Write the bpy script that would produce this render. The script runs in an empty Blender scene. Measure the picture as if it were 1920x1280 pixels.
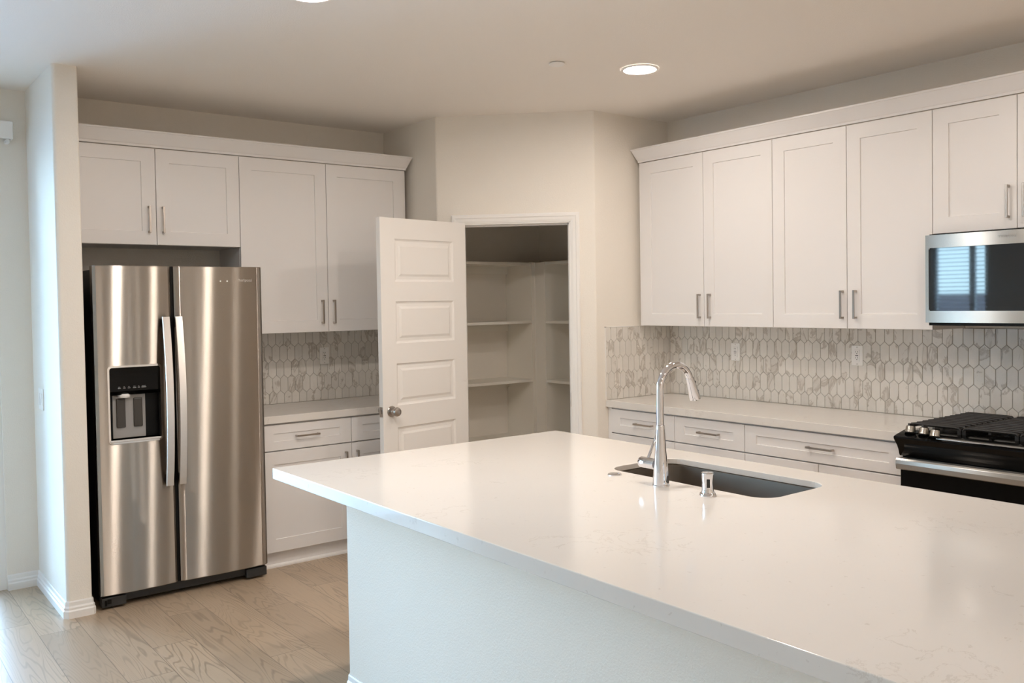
import bpy, bmesh, math, random
from mathutils import Matrix, Vector
random.seed(7)
S = bpy.context.scene
COL = S.collection
PI = math.pi

# ------------------------------------------------------------------ camera, sky, exposure
cam_d = bpy.data.cameras.new('camera')
cam = bpy.data.objects.new('camera', cam_d); COL.objects.link(cam); S.camera = cam
def look(yaw, pitch, roll, pos):
    y, p, r = map(math.radians, (yaw, pitch, roll))
    f = Vector((math.cos(p)*math.sin(-y), math.cos(p)*math.cos(y), math.sin(p)))
    ri = Vector((math.cos(y), math.sin(y), 0)); up = ri.cross(f)
    a = math.cos(r)*ri + math.sin(r)*up; b = -math.sin(r)*ri + math.cos(r)*up
    return Matrix(((a.x, b.x, -f.x, pos[0]), (a.y, b.y, -f.y, pos[1]), (a.z, b.z, -f.z, pos[2]), (0, 0, 0, 1)))
cam.matrix_world = look(-37.5551, -1.4931, -0.9297, (-4.6885, -5.6138, 1.5656))
cam_d.sensor_width = 36.0
cam_d.lens = 1662.95/1920*36
cam_d.shift_x = (960-945.95)/1920
cam_d.shift_y = (609.95-640)/1920
cam_d.clip_start = 0.05

SKY_STRENGTH = 20.5
LAMP_COLOR = (1.0, 0.895, 0.80)
S.view_settings.view_transform = 'Standard'
S.view_settings.look = 'None'
S.view_settings.exposure = 0.0
S.view_settings.gamma = 1.0
S.view_settings.use_curve_mapping = False
S.cycles.max_bounces = 12; S.cycles.diffuse_bounces = 6; S.cycles.glossy_bounces = 5

W = bpy.data.worlds.new('sky'); S.world = W; W.use_nodes = True
nt = W.node_tree; nt.nodes.clear()
tc = nt.nodes.new('ShaderNodeTexCoord'); sx = nt.nodes.new('ShaderNodeSeparateXYZ')
rp = nt.nodes.new('ShaderNodeValToRGB'); bg = nt.nodes.new('ShaderNodeBackground'); wo = nt.nodes.new('ShaderNodeOutputWorld')
rp.color_ramp.elements[0].position = 0.0; rp.color_ramp.elements[0].color = (.55, .84, 1.0, 1)
rp.color_ramp.elements[1].position = 0.6; rp.color_ramp.elements[1].color = (.32, .55, .95, 1)
nt.links.new(tc.outputs['Generated'], sx.inputs[0]); nt.links.new(sx.outputs['Z'], rp.inputs[0])
nt.links.new(rp.outputs[0], bg.inputs[0]); bg.inputs[1].default_value = SKY_STRENGTH
nt.links.new(bg.outputs[0], wo.inputs[0])

def portal(name, loc, rot, sx_, sy_):
    l = bpy.data.lights.new(name, 'AREA'); l.shape = 'RECTANGLE'; l.size = sx_; l.size_y = sy_
    l.cycles.is_portal = True
    o = bpy.data.objects.new(name, l); COL.objects.link(o); o.location = loc; o.rotation_euler = rot
    return o
portal('sliding_door_daylight', (-4.88, 0.16, 1.22), (-PI/2, 0, 0), 1.90, 2.44)
portal('blind_window_daylight', (-7.16, -0.48, 1.55), (0, -PI/2, 0), 1.34, 0.70)


# ------------------------------------------------------------------ materials
def mat(name, color=(.8, .8, .8), rough=.5, metal=0., spec=.5, **kw):
    m = bpy.data.materials.new(name); m.use_nodes = True
    b = m.node_tree.nodes['Principled BSDF']
    b.inputs['Base Color'].default_value = (*color, 1); b.inputs['Roughness'].default_value = rough
    b.inputs['Metallic'].default_value = metal; b.inputs['Specular IOR Level'].default_value = spec
    for k, v in kw.items():
        b.inputs[k.replace('_', ' ')].default_value = v
    return m
class G:
    def __init__(s, m): s.m = m; s.t = m.node_tree; s.b = s.t.nodes['Principled BSDF']
    def n(s, typ, **kw):
        o = s.t.nodes.new(typ)
        for k, v in kw.items(): setattr(o, k, v)
        return o
    def l(s, a, b): s.t.links.new(a, b)
    def math(s, op, a, b=None, c=None):
        o = s.n('ShaderNodeMath', operation=op)
        for i, v in enumerate((a, b, c)):
            if v is None: continue
            if isinstance(v, (int, float)): o.inputs[i].default_value = v
            else: s.l(v, o.inputs[i])
        return o.outputs[0]
    def coord(s, which='Object'):
        return s.n('ShaderNodeTexCoord').outputs[which]
    def mapping(s, vec, scale=(1, 1, 1), rot=(0, 0, 0), loc=(0, 0, 0)):
        o = s.n('ShaderNodeMapping'); s.l(vec, o.inputs[0])
        o.inputs['Scale'].default_value = scale; o.inputs['Rotation'].default_value = rot; o.inputs['Location'].default_value = loc
        return o.outputs[0]
    def noise(s, vec, scale, detail=4, rough=.5, dist=0.):
        o = s.n('ShaderNodeTexNoise'); s.l(vec, o.inputs['Vector'])
        o.inputs['Scale'].default_value = scale; o.inputs['Detail'].default_value = detail
        o.inputs['Roughness'].default_value = rough; o.inputs['Distortion'].default_value = dist
        return o
    def ramp(s, fac, stops):
        o = s.n('ShaderNodeValToRGB'); s.l(fac, o.inputs[0]); e = o.color_ramp.elements
        while len(e) < len(stops): e.new(.5)
        for k, (p, c) in enumerate(stops):
            e[k].position = p; e[k].color = (*c, 1) if len(c) == 3 else c
        return o.outputs[0]
    def mix(s, fac, a, b, blend='MIX'):
        o = s.n('ShaderNodeMix', data_type='RGBA', blend_type=blend)
        for i, v in ((0, fac), (6, a), (7, b)):
            if isinstance(v, (int, float)): o.inputs[i].default_value = v
            elif isinstance(v, tuple): o.inputs[i].default_value = (*v, 1)
            else: s.l(v, o.inputs[i])
        return o.outputs[2]
    def bump(s, h, strength=.1, dist=.01):
        o = s.n('ShaderNodeBump'); o.inputs['Strength'].default_value = strength; o.inputs['Distance'].default_value = dist
        s.l(h, o.inputs['Height']); s.l(o.outputs[0], s.b.inputs['Normal'])
    def color(s, c): s.l(c, s.b.inputs['Base Color'])

def plaster(name, color, strength):
    m = mat(name, color, .75, spec=.3); g = G(m)
    v = g.coord('Object')
    n1 = g.noise(v, 170, 3, .55); n2 = g.noise(v, 3, 2)
    g.bump(g.math('ADD', n1.outputs[0], g.math('MULTIPLY', n2.outputs[0], .6)), strength, .004)
    return m
M = {}
M['wall'] = plaster('wall_paint', (.87, .825, .755), .45)
M['ceil'] = plaster('ceiling_paint', (.93, .885, .83), .3)
M['trim'] = mat('trim_paint', (.88, .865, .84), .35)
M['cab'] = mat('cabinet_lacquer', (.815, .795, .785), .38)
M['cabin'] = mat('cabinet_inside', (.62, .58, .52), .6)
M['door'] = mat('door_paint', (.87, .845, .815), .4)
M['shelf'] = mat('shelf_paint', (.87, .84, .77), .5)
M['nickel'] = mat('brushed_nickel', (.46, .42, .385), .28, 1.)
M['chrome'] = mat('chrome', (.74, .74, .77), .035, 1.)
M['black'] = mat('black_enamel', (.004, .004, .004), .4, spec=.2)
M['blackgloss'] = mat('black_gloss', (.003, .003, .003), .08, spec=.14)
M['iron'] = mat('cast_iron', (.012, .011, .011), .55)
M['grey'] = mat('grey_plastic', (.030, .031, .031), .45)
M['plate'] = mat('white_plastic', (.90, .89, .87), .3)
M['slot'] = mat('dark_slot', (.02, .02, .02), .5)
M['glassblack'] = mat('oven_glass', (.006, .008, .012), .03, spec=.75)
M['screen'] = mat('window_screen', (.035, .033, .03), .5)
M['pane'] = bpy.data.materials.new('window_glass')
def pane_nodes(m):
    m.use_nodes = True; t = m.node_tree; t.nodes.clear()
    tr = t.nodes.new('ShaderNodeBsdfTransparent'); gl = t.nodes.new('ShaderNodeBsdfGlossy'); gl.inputs['Roughness'].default_value = .0
    fr = t.nodes.new('ShaderNodeFresnel'); fr.inputs[0].default_value = 1.45
    mx = t.nodes.new('ShaderNodeMixShader'); o = t.nodes.new('ShaderNodeOutputMaterial')
    t.links.new(fr.outputs[0], mx.inputs[0]); t.links.new(tr.outputs[0], mx.inputs[1]); t.links.new(gl.outputs[0], mx.inputs[2]); t.links.new(mx.outputs[0], o.inputs[0])
pane_nodes(M['pane'])

def steel(name, color, rough, aniso, axis='z'):
    m = mat(name, color, rough, 1.); g = G(m)
    g.b.inputs['Anisotropic'].default_value = aniso
    tn = g.n('ShaderNodeCombineXYZ'); tn.inputs[2].default_value = 1.   # horizontal brushing: highlights run upright
    if aniso: g.l(tn.outputs[0], g.b.inputs['Tangent'])
    v = g.mapping(g.coord('Object'), (1.5, 1.5, 380))
    n = g.noise(v, 1., 3, .6)
    r = g.n('ShaderNodeMapRange'); g.l(n.outputs[0], r.inputs[0])
    r.inputs[3].default_value = rough*.85; r.inputs[4].default_value = rough*1.15
    g.l(r.outputs[0], g.b.inputs['Roughness'])
    return m
def brushed(name, color, ax, az):     # ax: blur across, az: blur along the upright streaks
    m = mat(name, color, .3, 1.); g = G(m)
    gl = g.n('ShaderNodeBsdfAnisotropic'); gl.inputs['Color'].default_value = (*color, 1)
    k = math.sqrt(ax/az); gl.inputs['Anisotropy'].default_value = -(1-k); gl.inputs['Roughness'].default_value = math.sqrt(math.sqrt(ax*az))
    tn = g.n('ShaderNodeCombineXYZ'); tn.inputs[2].default_value = 1.; g.l(tn.outputs[0], gl.inputs['Tangent'])
    out = [n for n in g.t.nodes if n.type == 'OUTPUT_MATERIAL'][0]; g.l(gl.outputs[0], out.inputs['Surface'])
    return m
M['steel'] = brushed('brushed_stainless', (.46, .42, .38), .009, .42)
M['steel2'] = brushed('satin_stainless', (.66, .63, .60), .022, .22)
M['steel3'] = brushed('appliance_stainless', (.45, .43, .40), .02, .20)
M['basin'] = steel('basin_stainless', (.34, .305, .27), .36, 0.)

def quartz():
    m = mat('white_quartz', (.8, .77, .73), .13); g = G(m); v = g.coord('Object')
    n = g.noise(v, 9, 6, .62, .8); n2 = g.noise(v, 46, 5, .6, .4); n3 = g.noise(v, 2.2, 3)
    vein = g.math('ABSOLUTE', g.math('SUBTRACT', n.outputs[0], .5))
    vm = g.math('MULTIPLY', g.math('LESS_THAN', vein, .010), g.math('GREATER_THAN', n3.outputs[0], .58))
    sp = g.ramp(n2.outputs[0], [(.0, (1, 1, 1)), (.30, (1, 1, 1)), (.34, (0, 0, 0))])
    base = g.mix(n3.outputs[0], (.75, .715, .675), (.79, .76, .72))
    c = g.mix(g.math('MULTIPLY', vm, .26), base, (.50, .45, .40))
    c = g.mix(g.math('MULTIPLY', sp, .38), c, (.52, .47, .42))
    g.color(c); return m
M['quartz'] = quartz()

def marble():
    m = mat('marble_tile', (.7, .68, .64), .22); g = G(m)
    at = g.n('ShaderNodeAttribute', attribute_name='tile'); v = g.coord('Object')
    off = g.n('ShaderNodeVectorMath', operation='MULTIPLY_ADD')
    g.l(at.outputs['Color'], off.inputs[0]); off.inputs[1].default_value = (9, 9, 9); g.l(v, off.inputs[2])
    vv = g.mapping(off.outputs[0], (1, 1, .6), (.7, .5, .6))
    n = g.noise(vv, 8, 5, .6, .9); n2 = g.noise(vv, 24, 4, .6, .6)
    vein = g.ramp(n.outputs[0], [(.44, (0, 0, 0)), (.555, (0, 0, 0)), (.585, (1, 1, 1)), (.63, (.35, .35, .35)), (.70, (0, 0, 0))])
    base = g.mix(n2.outputs[0], (.84, .81, .76), (.73, .70, .65))
    tone = g.math('MULTIPLY_ADD', at.outputs['Fac'], .16, .90)
    c = g.mix(g.math('MULTIPLY', vein, .7), base, (.42, .37, .315))
    hv = g.n('ShaderNodeHueSaturation'); g.l(c, hv.inputs['Color']); g.l(tone, hv.inputs['Value'])
    g.color(hv.outputs[0]); return m
M['marble'] = marble()
M['grout'] = mat('grout', (.46, .43, .385), .8)

def planks():
    m = mat('vinyl_planks', (.4, .33, .25), .34); g = G(m)
    v = g.coord('Object'); s = g.n('ShaderNodeSeparateXYZ'); g.l(v, s.inputs[0])
    PW, PL = .190, 1.22
    cx = g.math('DIVIDE', g.math('ADD', s.outputs['X'], 3.907+10*PW), PW)
    ci = g.math('FLOOR', cx); cf = g.math('FRACT', cx)
    wn = g.n('ShaderNodeTexWhiteNoise', noise_dimensions='1D'); g.l(ci, wn.inputs['W'])
    cy = g.math('ADD', g.math('DIVIDE', g.math('ADD', s.outputs['Y'], 1.27), PL), g.math('MULTIPLY', wn.outputs['Value'], 1.0))
    ri = g.math('FLOOR', cy); rf = g.math('FRACT', cy)
    w2 = g.n('ShaderNodeTexWhiteNoise', noise_dimensions='2D')
    cb = g.n('ShaderNodeCombineXYZ'); g.l(ci, cb.inputs[0]); g.l(ri, cb.inputs[1]); g.l(cb.outputs[0], w2.inputs['Vector'])
    seed = w2.outputs['Value']
    # grain: contour lines of a long stretched noise
    cb2 = g.n('ShaderNodeCombineXYZ'); g.l(g.math('MULTIPLY', s.outputs['X'], 8.0), cb2.inputs[0])
    g.l(g.math('MULTIPLY', s.outputs['Y'], .9), cb2.inputs[1]); g.l(g.math('MULTIPLY', seed, 60.), cb2.inputs[2])
    n = g.noise(cb2.outputs[0], 1., 2.4, .40, .2)
    ring = g.math('SINE', g.math('MULTIPLY', n.outputs[0], 145.))
    ringm = g.ramp(g.math('MULTIPLY_ADD', ring, .5, .5), [(0., (1, 1, 1)), (.12, (.6, .6, .6)), (.36, (0, 0, 0))])
    cb3 = g.n('ShaderNodeCombineXYZ'); g.l(g.math('MULTIPLY', s.outputs['X'], 120.), cb3.inputs[0])
    g.l(g.math('MULTIPLY', s.outputs['Y'], 3.), cb3.inputs[1]); g.l(g.math('MULTIPLY', seed, 31.), cb3.inputs[2])
    fine = g.noise(cb3.outputs[0], 1., 3, .6)
    big = g.noise(cb2.outputs[0], .6, 2)
    base = g.mix(seed, (.60, .46, .32), (.44, .335, .232))
    base = g.mix(g.math('MULTIPLY', fine.outputs[0], .55), base, (.38, .285, .20))
    amp = g.math('MULTIPLY', g.ramp(big.outputs[0], [(.35, (.12, .12, .12)), (.62, (1, 1, 1))]), .55)
    c = g.mix(g.math('MULTIPLY', ringm, amp), base, (.21, .155, .105))
    ex = g.math('MINIMUM', cf, g.math('SUBTRACT', 1., cf)); ey = g.math('MINIMUM', rf, g.math('SUBTRACT', 1., rf))
    seam = g.math('MAXIMUM', g.math('LESS_THAN', ex, .008), g.math('LESS_THAN', ey, .0013))
    c = g.mix(g.math('MULTIPLY', seam, .7), c, (.14, .105, .075))
    g.color(c)
    g.bump(g.math('SUBTRACT', g.math('MULTIPLY', fine.outputs[0], .3), seam), .12, .002)
    return m
M['floor'] = planks()
M['ground'] = mat('outside_concrete', (.50, .50, .46), .9)
M['stucco'] = plaster('stucco', (.34, .31, .27), .4)
M['roof'] = mat('roof_tile', (.20, .14, .11), .8)
def lit(strength):
    m = bpy.data.materials.new('lit_diffuser'); m.use_nodes = True; t = m.node_tree; t.nodes.clear()
    e = t.nodes.new('ShaderNodeEmission'); o = t.nodes.new('ShaderNodeOutputMaterial')
    e.inputs[0].default_value = (*LAMP_COLOR, 1); e.inputs[1].default_value = strength; t.links.new(e.outputs[0], o.inputs[0]); return m

# ------------------------------------------------------------------ mesh helpers
class MB:
    def __init__(s): s.v = []; s.f = []; s.smooth = []
    def add(s, verts, faces, smooth=False):
        o = len(s.v); s.v += [tuple(map(float, p)) for p in verts]
        s.f += [tuple(o+i for i in f) for f in faces]; s.smooth += [smooth]*len(faces); return s
    def box(s, a, b):
        (x0, y0, z0), (x1, y1, z1) = [min(p, q) for p, q in zip(a, b)], [max(p, q) for p, q in zip(a, b)]
        v = [(x0, y0, z0), (x1, y0, z0), (x1, y1, z0), (x0, y1, z0), (x0, y0, z1), (x1, y0, z1), (x1, y1, z1), (x0, y1, z1)]
        return s.add(v, [(0, 3, 2, 1), (4, 5, 6, 7), (0, 1, 5, 4), (1, 2, 6, 5), (2, 3, 7, 6), (3, 0, 4, 7)])
    def prism(s, poly, z0, z1, smooth=False):     # poly counter-clockwise in xy
        n = len(poly)
        s.add([(x, y, z0) for x, y in poly]+[(x, y, z1) for x, y in poly], [(i, (i+1) % n, n+(i+1) % n, n+i) for i in range(n)], smooth)
        s.add([(x, y, z0) for x, y in poly], [tuple(range(n))[::-1]]); s.add([(x, y, z1) for x, y in poly], [tuple(range(n))]); return s
    def extrude_x(s, prof, x0, x1, smooth=False): # prof: (y,z) list
        n = len(prof)
        s.add([(x0, y, z) for y, z in prof]+[(x1, y, z) for y, z in prof], [(i, n+i, n+(i+1) % n, (i+1) % n) for i in range(n)], smooth)
        s.add([(x0, y, z) for y, z in prof], [tuple(range(n))]); s.add([(x1, y, z) for y, z in prof], [tuple(range(n))[::-1]]); return s
    def lathe(s, prof, c=(0, 0, 0), axis='z', seg=32, cap=True):   # prof (r, h)
        vs = []
        for r, h in prof:
            for k in range(seg):
                t = 2*PI*k/seg; a, b = r*math.cos(t), r*math.sin(t)
                p = {'z': (a, b, h), 'y': (a, h, b), 'x': (h, a, b)}[axis]
                vs.append((p[0]+c[0], p[1]+c[1], p[2]+c[2]))
        fs = []
        for i in range(len(prof)-1):
            for k in range(seg):
                k2 = (k+1) % seg; fs.append((i*seg+k, i*seg+k2, (i+1)*seg+k2, (i+1)*seg+k))
        s.add(vs, fs, True)
        if cap:
            for i in (0, len(prof)-1):
                if prof[i][0] > 1e-6: s.add(vs[i*seg:(i+1)*seg], [tuple(range(seg))])
        return s
    def tube(s, pts, rads, seg=20, cap=True):
        pts = [Vector(p) for p in pts]; n = len(pts)
        if isinstance(rads, (int, float)): rads = [rads]*n
        t0 = (pts[1]-pts[0]).normalized(); ref = Vector((0, 0, 1)) if abs(t0.z) < .9 else Vector((1, 0, 0))
        u = t0.cross(ref).normalized(); vs = []
        for i in range(n):
            t = (pts[min(i+1, n-1)]-pts[max(i-1, 0)]).normalized()
            u = (u-t*u.dot(t)).normalized(); w = t.cross(u)
            for k in range(seg):
                a = 2*PI*k/seg; vs.append(pts[i]+rads[i]*(math.cos(a)*u+math.sin(a)*w))
        s.add(vs, [(i*seg+k, i*seg+(k+1) % seg, (i+1)*seg+(k+1) % seg, (i+1)*seg+k) for i in range(n-1) for k in range(seg)], True)
        if cap: s.add(vs[:seg], [tuple(range(seg))]); s.add(vs[-seg:], [tuple(range(seg))])
        return s
    def build(s, name, m, parent=None, bevel=0., seg=2, smooth=None):
        me = bpy.data.meshes.new(name); me.from_pydata(s.v, [], s.f)
        me.polygons.foreach_set('use_smooth', s.smooth if smooth is None else [smooth]*len(s.f))
        bm = bmesh.new(); bm.from_mesh(me); bmesh.ops.remove_doubles(bm, verts=bm.verts, dist=1e-5)
        bmesh.ops.recalc_face_normals(bm, faces=bm.faces); bm.to_mesh(me); bm.free()
        if any(s.smooth): me.set_sharp_from_angle(angle=math.radians(32))
        me.materials.append(m); o = bpy.data.objects.new(name, me); COL.objects.link(o)
        if parent is not None: o.parent = parent
        if bevel:
            b = o.modifiers.new('bevel', 'BEVEL'); b.width = bevel; b.segments = seg; b.limit_method = 'ANGLE'; b.angle_limit = math.radians(35)
            b.harden_normals = False
        return o
def tag(o, label=None, cat=None, group=None, kind=None):
    if label: o['label'] = label
    if cat: o['category'] = cat
    if group: o['group'] = group
    if kind: o['kind'] = kind
    return o
def thing(name, label, cat, loc=(0, 0, 0), rz=0., group=None):
    o = bpy.data.objects.new(name, None); COL.objects.link(o); o.location = loc; o.rotation_euler = (0, 0, rz)
    o.empty_display_size = .1
    return tag(o, label, cat, group)
def struct(o): o['kind'] = 'structure'; return o
def rrect(x0, y0, x1, y1, r, n=8):
    out = []
    for cx, cy, a in ((x1-r, y1-r, 0), (x0+r, y1-r, 90), (x0+r, y0+r, 180), (x1-r, y0+r, 270)):
        for k in range(n+1):
            t = math.radians(a+90*k/n); out.append((cx+r*math.cos(t), cy+r*math.sin(t)))
    return out
def text_mesh(name, body, size, m, parent, depth=.0006):
    c = bpy.data.curves.new(name, 'FONT'); c.body = body; c.size = size; c.extrude = depth; c.align_x = 'CENTER'; c.align_y = 'CENTER'
    o = bpy.data.objects.new(name, c); COL.objects.link(o)
    me = bpy.data.meshes.new_from_object(o.evaluated_get(bpy.context.evaluated_depsgraph_get()))
    bpy.data.objects.remove(o); bpy.data.curves.remove(c)
    me.materials.clear(); me.materials.append(m); me.name = name
    o = bpy.data.objects.new(name, me); COL.objects.link(o); o.parent = parent
    return o

# ------------------------------------------------------------------ the room
ZC = 2.795
XL, YF = -7.0, -11.0
struct(MB().box((XL-.15, YF-.15, -.12), (.15, .15, 0)).build('floor', M['floor']))
struct(MB().box((XL-.15, YF-.15, ZC), (.15, .15, ZC+.12)).build('ceiling', M['ceil']))
DX0, DX1 = -5.80, -3.91        # sliding door opening
DZ = 2.45
wb = MB().box((XL-.15, 0, 0), (DX0, .15, ZC)).box((DX0, 0, DZ), (DX1, .15, ZC)).box((DX1, 0, 0), (.15, .15, ZC))
struct(wb.build('wall_back', M['wall']))
struct(MB().box((0, YF, 0), (.15, 0, ZC)).build('wall_right', M['wall']))
struct(MB().box((XL-.15, YF-.15, 0), (.15, YF, ZC)).build('wall_front', M['wall']))
WIN = [(-.82, -.14, .90, 2.20)]
wl = MB()
a, b, z0, z1 = WIN[0]
wl.box((XL-.15, YF, 0), (XL, a, ZC)).box((XL-.15, b, 0), (XL, 0, ZC)).box((XL-.15, a, 0), (XL, b, z0)).box((XL-.15, a, z1), (XL, b, ZC))
struct(wl.build('wall_left', M['wall']))
for i, (y0, y1, z0, z1) in enumerate(WIN):
    w = thing('window_%d' % (i+1), None, None, (XL-.08, (y0+y1)/2, z0)); struct(w)
    hw, h = (y1-y0)/2, z1-z0
    fr = MB().box((-.03, -hw, 0), (.03, -hw+.05, h)).box((-.03, hw-.05, 0), (.03, hw, h)).box((-.03, -hw+.05, 0), (.03, hw-.05, .05)).box((-.03, -hw+.05, h-.05), (.03, hw-.05, h))
    my = -.14
    fr.box((-.03, my-.03, .05), (.03, my+.03, h-.05))
    fr.build('window_frame', M['trim'], w)
    MB().box((-.003, -hw+.05, .05), (.003, hw-.05, h-.05)).build('window_pane', M['pane'], w)
sd = thing('door_2', None, None, ((DX0+DX1)/2, .06, 0)); struct(sd)
hw = (DX1-DX0)/2
MB().box((-hw, -.04, 0), (-hw+.05, .04, DZ)).box((hw-.05, -.04, 0), (hw, .04, DZ)).box((-hw+.05, -.04, DZ-.05), (hw-.05, .04, DZ)).box((-hw+.05, -.04, 0), (hw-.05, .04, .04)).box((-.04, -.03, .04), (.04, .03, DZ-.05)).build('door_frame', M['trim'], sd)
for s in (-1, 1):
    MB().box((min(s*.04, s*(hw-.05)), -.003, .04), (max(s*.04, s*(hw-.05)), .003, DZ-.05)).build('door_glass', M['pane'], sd)

# bullnose wall end beside the fridge
SX0, SX1, SY = -3.749, -3.629, -.7195
def arc(cx, cy, r, a0, a1, n=6): return [(cx+r*math.cos(math.radians(a0+(a1-a0)*k/n)), cy+r*math.sin(math.radians(a0+(a1-a0)*k/n))) for k in range(n+1)]
r = .02
poly = [(SX0, 0)]+arc(SX0+r, SY+r, r, 180, 270)+arc(SX1-r*.5, SY+r*.5, r*.5, 270, 360)+[(SX1, 0)]
o = MB().prism(poly, 0, ZC).build('wall_end', M['wall']); struct(o)
def base_profile(h=.085, t=.016): return [(0, 0), (t, 0), (t, h*.42), (t*.72, h*.50), (t*.72, h*.62), (t*.42, h*.72), (t*.36, h*.93), (t*.2, h), (0, h)]
def sweep(path, prof, closed=False):   # path of (x,y); profile (outward offset to the right of travel, z)
    n = len(path); rows = []
    for i in range(n):
        p = Vector(path[i]); d1 = (p-Vector(path[i-1])).normalized() if i else None; d2 = (Vector(path[i+1])-p).normalized() if i < n-1 else None
        d1 = d1 or d2; d2 = d2 or d1
        n1 = Vector((d1.y, -d1.x)); n2 = Vector((d2.y, -d2.x)); m = (n1+n2); m = m/(m.dot(n1)) if m.length > 1e-6 else n1
        rows.append([(p.x+m.x*o, p.y+m.y*o, z) for o, z in prof])
    k = len(prof); vs = [q for r_ in rows for q in r_]
    fs = [(i*k+j, i*k+(j+1) % k, (i+1)*k+(j+1) % k, (i+1)*k+j) for i in range(n-1) for j in range(k)]
    b = MB().add(vs, fs); b.add(rows[0], [tuple(range(k))]); b.add(rows[-1], [tuple(range(k))]); return b
# travelling so that the room lies to the right
bp_ = base_profile()
c = .012
struct(sweep([(SX1, -.66), (SX1, SY+.004), (SX1-.004, SY), (SX0+c, SY), (SX0, SY+c), (SX0, 0), (DX1+.002, 0)], [(-a, z) for a, z in bp_]).build('baseboard_back', M['trim']))
struct(sweep([(DX0-.002, 0), (XL, 0), (XL, YF), (0, YF), (0, -4.3)], [(-a, z) for a, z in bp_]).build('baseboard_left', M['trim']))

# pantry walls
A0 = Vector((-1.4459, -.6818)); B0 = Vector((-.7024, -1.408)); DD = (B0-A0).normalized(); NN = Vector((DD.y, -DD.x)); LD = (B0-A0).length
T = .115; S0, S1, OPZ = .155, .882, 2.090
def dp(s, off=0.): q = A0+DD*s+NN*off; return (q.x, q.y)
def corner(p, d_in, d_out, r=.022, n=5):    # rounded convex corner
    ang = math.acos(max(-1, min(1, d_in.dot(d_out)))); t = r*math.tan(ang/2)
    a = p-d_in*t; b = p+d_out*t; c_ = a+Vector((-d_in.y, d_in.x))*r
    out = []
    for k in range(n+1):
        th = ang*k/n; v = a-c_; out.append((c_.x+v.x*math.cos(th)-v.y*math.sin(th), c_.y+v.x*math.sin(th)+v.y*math.cos(th)))
    return out
dA = Vector((0, -1)); dB = Vector((1, 0))
k_in = .115*math.tan(math.radians(22.2))
inA = (A0.x+T, A0.y+.048); inB = (B0.x+.048, B0.y+T)
wp = MB()
left = [(A0.x, 0)]+corner(A0, dA, DD)+[dp(S0)]
pl_ = left+[dp(S0, -T)]+[inA, (A0.x+T, 0)]
wp.prism(pl_, 0, ZC)
right = [dp(S1)]+corner(B0, DD, dB)+[(0, B0.y)]
wp.prism(right+[(0, B0.y+T), inB, dp(S1, -T)], 0, ZC)
wp.prism([dp(S0), dp(S1), dp(S1, -T), dp(S0, -T)], OPZ, ZC)
struct(wp.build('wall_pantry', M['wall']))
# casing + jamb
cas = [(0, 0), (0, .012), (.012, .016), (.022, .016), (.026, .012), (.045, .010), (.055, .008), (.058, .004), (.058, 0)]  # (across from outer edge inward, out)
CW = .058
tr = MB()
prof = [(0, 0), (0, .010), (.008, .016), (.022, .016), (.027, .012), (.044, .0105), (.052, .008), (.058, .006), (.058, 0)]
def casing(mb, path):   # path of (s,z) outer edge corners, mitred
    rows = []
    for (s, z, ds, dz) in path:
        rows.append([(*dp(s+ds*a, off), z+dz*a) for a, off in prof])
    k = len(prof); vs = [q for r_ in rows for q in r_]
    fs = [(i*k+j, i*k+(j+1) % k, (i+1)*k+(j+1) % k, (i+1)*k+j) for i in range(len(rows)-1) for j in range(k)]
    mb.add(vs, fs); mb.add(rows[0], [tuple(range(k))]); mb.add(rows[-1], [tuple(range(k))])
casing(tr, [(S0-CW, 0, 1, 0), (S0-CW, OPZ+CW-.004, 1, -1), (S1+CW, OPZ+CW-.004, -1, -1), (S1+CW, 0, -1, 0)])
def sbox(mb, s0, s1, o0, o1, z0, z1): mb.prism([dp(s0, o0), dp(s0, o1), dp(s1, o1), dp(s1, o0)], z0, z1)
sbox(tr, S0, S0+.012, -T, .002, 0, OPZ); sbox(tr, S1-.012, S1, -T, .002, 0, OPZ); sbox(tr, S0, S1, -T, .002, OPZ-.012, OPZ)
sbox(tr, S0+.012, S0+.022, -.085, -.05, 0, OPZ-.012); sbox(tr, S1-.022, S1-.012, -.085, -.05, 0, OPZ-.012); sbox(tr, S0, S1, -.085, -.05, OPZ-.022, OPZ-.012)
trim1 = tr.build('trim_1', M['trim']); struct(trim1)
sp_ = MB(); sbox(sp_, S1-.0145, S1-.0118, -.045, -.012, .875, .965); sp_.build('strike_plate', M['nickel'], trim1)

# pantry door, standing open
TH = math.radians(126)
U = math.cos(TH)*DD+math.sin(TH)*NN; INN = math.sin(TH)*DD-math.cos(TH)*NN
pin = A0+DD*(S0+.006)+NN*.010
DW, DT, DH = .716, .035, 2.087
hin = pin+INN*.042+U*.004       # hinge-side corner of the visible face
dr = thing('door_1', 'open white five panel pantry door with nickel knob, hinged left of the shelves', 'door', (hin.x, hin.y, 0), math.atan2(U.y, U.x)); struct(dr)
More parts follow.
